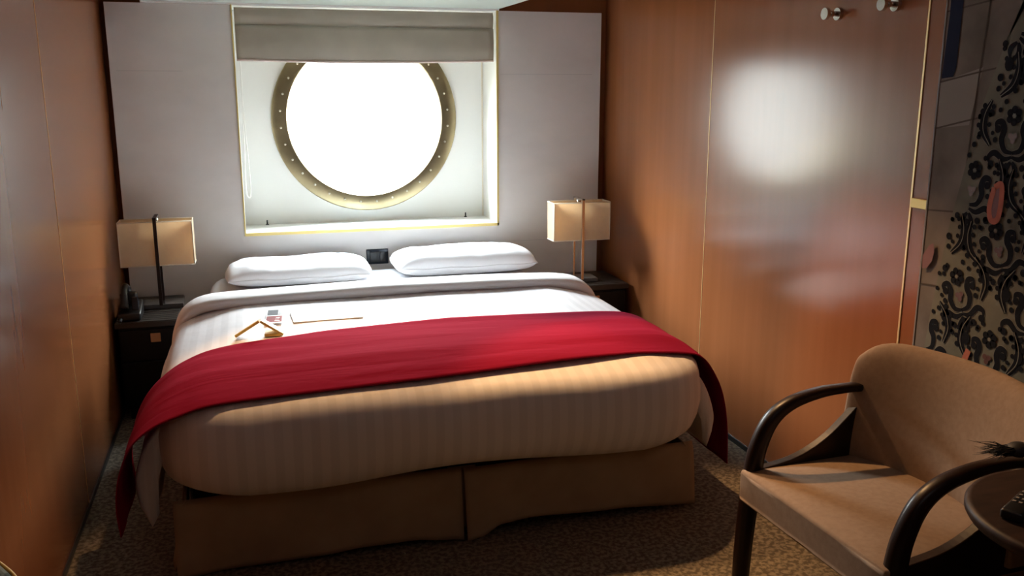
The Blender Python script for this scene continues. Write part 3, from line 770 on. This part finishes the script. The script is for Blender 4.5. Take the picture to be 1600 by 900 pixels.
# backrest: padded slab, reclined, rounded top, extends behind the arms
bm = bmesh.new(); nb = 24; prof = []
fr = [(.155, .40), (.158, .50), (.170, .60), (.188, .70), (.205, .765), (.222, .797), (.245, .812), (.268, .805), (.282, .780), (.280, .72), (.262, .60), (.245, .48), (.235, .40)]
frc = catmull([(a, 0, b_) for a, b_ in fr], 3)
rows = []
for i in range(nb + 1):
    u = math.sin(PI / 2 * (2 * i / nb - 1)); edge = (1 - abs(u) ** 10); y = u * (HW + .028)
    curve = .09 * abs(u) ** 1.9                                  # the ends wrap slightly forward
    cen = Vector((.215, 0, .6)); k = .62 + .38 * max(0, edge) ** .5
    rows.append([bm.verts.new((cen.x + (p.x - cen.x) * k - curve, y, cen.z + (p.z - cen.z) * (1 if p.z < .7 else .96 + .04 * k) - .05 * abs(u) ** 9 * max(0, (p.z - .68) / .13))) for p in frc])
for A, B in zip(rows, rows[1:]):
    for j in range(len(frc)): bm.faces.new((A[j], A[(j + 1) % len(frc)], B[(j + 1) % len(frc)], B[j]))
bm.faces.new(rows[0]); bm.faces.new(rows[-1][::-1])
link('backrest', bm, M['fabric'], ch)
link('rear_rail', box((.20, -HW + .015, .30), (.225, HW - .015, .36), .003), M['chairwood'], ch, False)

# ------------------------------------------------------------------ round side table, remote, fringe
tb_ = empty('round_table', (1.605, 1.285, 0)); tag(tb_, 'small round dark wooden table in the bottom right corner, beside the armchair', 'table')
def lathe_z(prof, n=64):
    bm = bmesh.new(); rings = [[bm.verts.new((r * math.cos(2 * PI * k / n), r * math.sin(2 * PI * k / n), z)) for k in range(n)] for r, z in prof]
    for A, B in zip(rings, rings[1:]):
        for k in range(n): bm.faces.new((A[k], A[(k + 1) % n], B[(k + 1) % n], B[k]))
    bm.faces.new(rings[0][::-1]); bm.faces.new(rings[-1]); return bm
link('tabletop', lathe_z([(.225, .668), (.240, .672), (.246, .682), (.246, .692), (.241, .699), (.232, .70)]), M['tablewood'], tb_)
link('column', lathe_z([(.045, .03), (.032, .08), (.028, .30), (.030, .60), (.060, .668)]), M['chairwood'], tb_)
link('foot', lathe_z([(.19, 0), (.19, .012), (.17, .022), (.05, .032)]), M['chairwood'], tb_)
rm = empty('remote_control', (1.492, 1.362, .70), math.radians(-62)); tag(rm, 'black remote control lying on the round table', 'remote control')
link('case', box((-.022, -.085, 0), (.022, .040, .022), .007, 3), M['black'], rm)
bm = bmesh.new()
for i in range(3):
    for j in range(4): bx(bm, (-.015 + i * .0115, .026 - j * .02, .022), (-.008 + i * .0115, .033 - j * .02, .0240), .001)
link('buttons', bm, mat('pale_rubber', (.35, .33, .3), .6), rm, False)
# dark fringed tassel lying over the near arm of the chair
fr_ = empty('fringed_tassel', (1.712, 1.60, .694)); tag(fr_, 'black feathery tassel lying over the near arm of the armchair', 'tassel')
bm = bmesh.new(); bmesh.ops.create_uvsphere(bm, u_segments=20, v_segments=12, radius=1)
for v in bm.verts: v.co = Vector((v.co.x * .03, v.co.y * .026, v.co.z * .018 + .014))
link('knot', bm, M['fibre'], fr_)
bm = bmesh.new(); rnd = random.Random(3)
for k in range(70):
    a = PI + rnd.uniform(-.75, .75); l = rnd.uniform(.045, .095); z0 = rnd.uniform(.004, .024)
    p0 = Vector((-.03 + rnd.uniform(-.01, .01), rnd.uniform(-.014, .014), z0)); d = Vector((math.cos(a), math.sin(a) * .6, 0))
    tube(bm, [p0, p0 + d * l * .5 + Vector((0, 0, rnd.uniform(0, .012))), p0 + d * l + Vector((0, 0, rnd.uniform(-.006, .018)))], lambda t: .0016 * (1.1 - t), 4)
o = link('fibres', bm, M['fibre'], fr_)

# ------------------------------------------------------------------ storage bench whose corner shows bottom left
sb = empty('storage_bench', (-.56, 1.6, 0)); tag(sb, 'green-grey patterned bench corner with gold piping at the bottom left edge', 'bench')
out = [(-.650, 2.05), (-.615, 2.045), (-.585, 2.03), (-.562, 2.003), (-.520, 1.935), (-.485, 1.84), (-.47, 1.70), (-.47, 1.22), (-.650, 1.22)]
def prism(pts, z0, z1):
    bm = bmesh.new(); A = [bm.verts.new((x, y, z0)) for x, y in pts]; B = [bm.verts.new((x, y, z1)) for x, y in pts]
    bm.faces.new(A[::-1]); bm.faces.new(B)
    for i in range(len(A)): j = (i + 1) % len(A); bm.faces.new((A[i], A[j], B[j], B[i]))
    return bm
link('case', bevel_mod(link('case_tmp', bmesh.new(), M['dark']), .001) and lift(prism(out, 0, .44), sb), M['dark'], sb, False)
bpy.data.objects.remove(bpy.data.objects['case_tmp'])
bevel_mod(link('cushion', lift(prism(out, .44, .55), sb), M['pouf'], sb, False), .012, 3)
bm = bmesh.new(); tube(bm, [(x * 1.0, y, .545) for x, y in catmull([(a, b_, 0) for a, b_ in out[:-1]], 4) and [(v.x, v.y) for v in catmull([(a, b_, 0) for a, b_ in out[:-1]], 4)]], .004, 6)
link('piping', lift(bm, sb), M['cardgold'], sb)
bm = bmesh.new(); bx(bm, (-.60, 1.25, .549), (-.585, 2.02, .552)); link('gold_stripe', lift(bm, sb), M['cardgold'], sb, False)
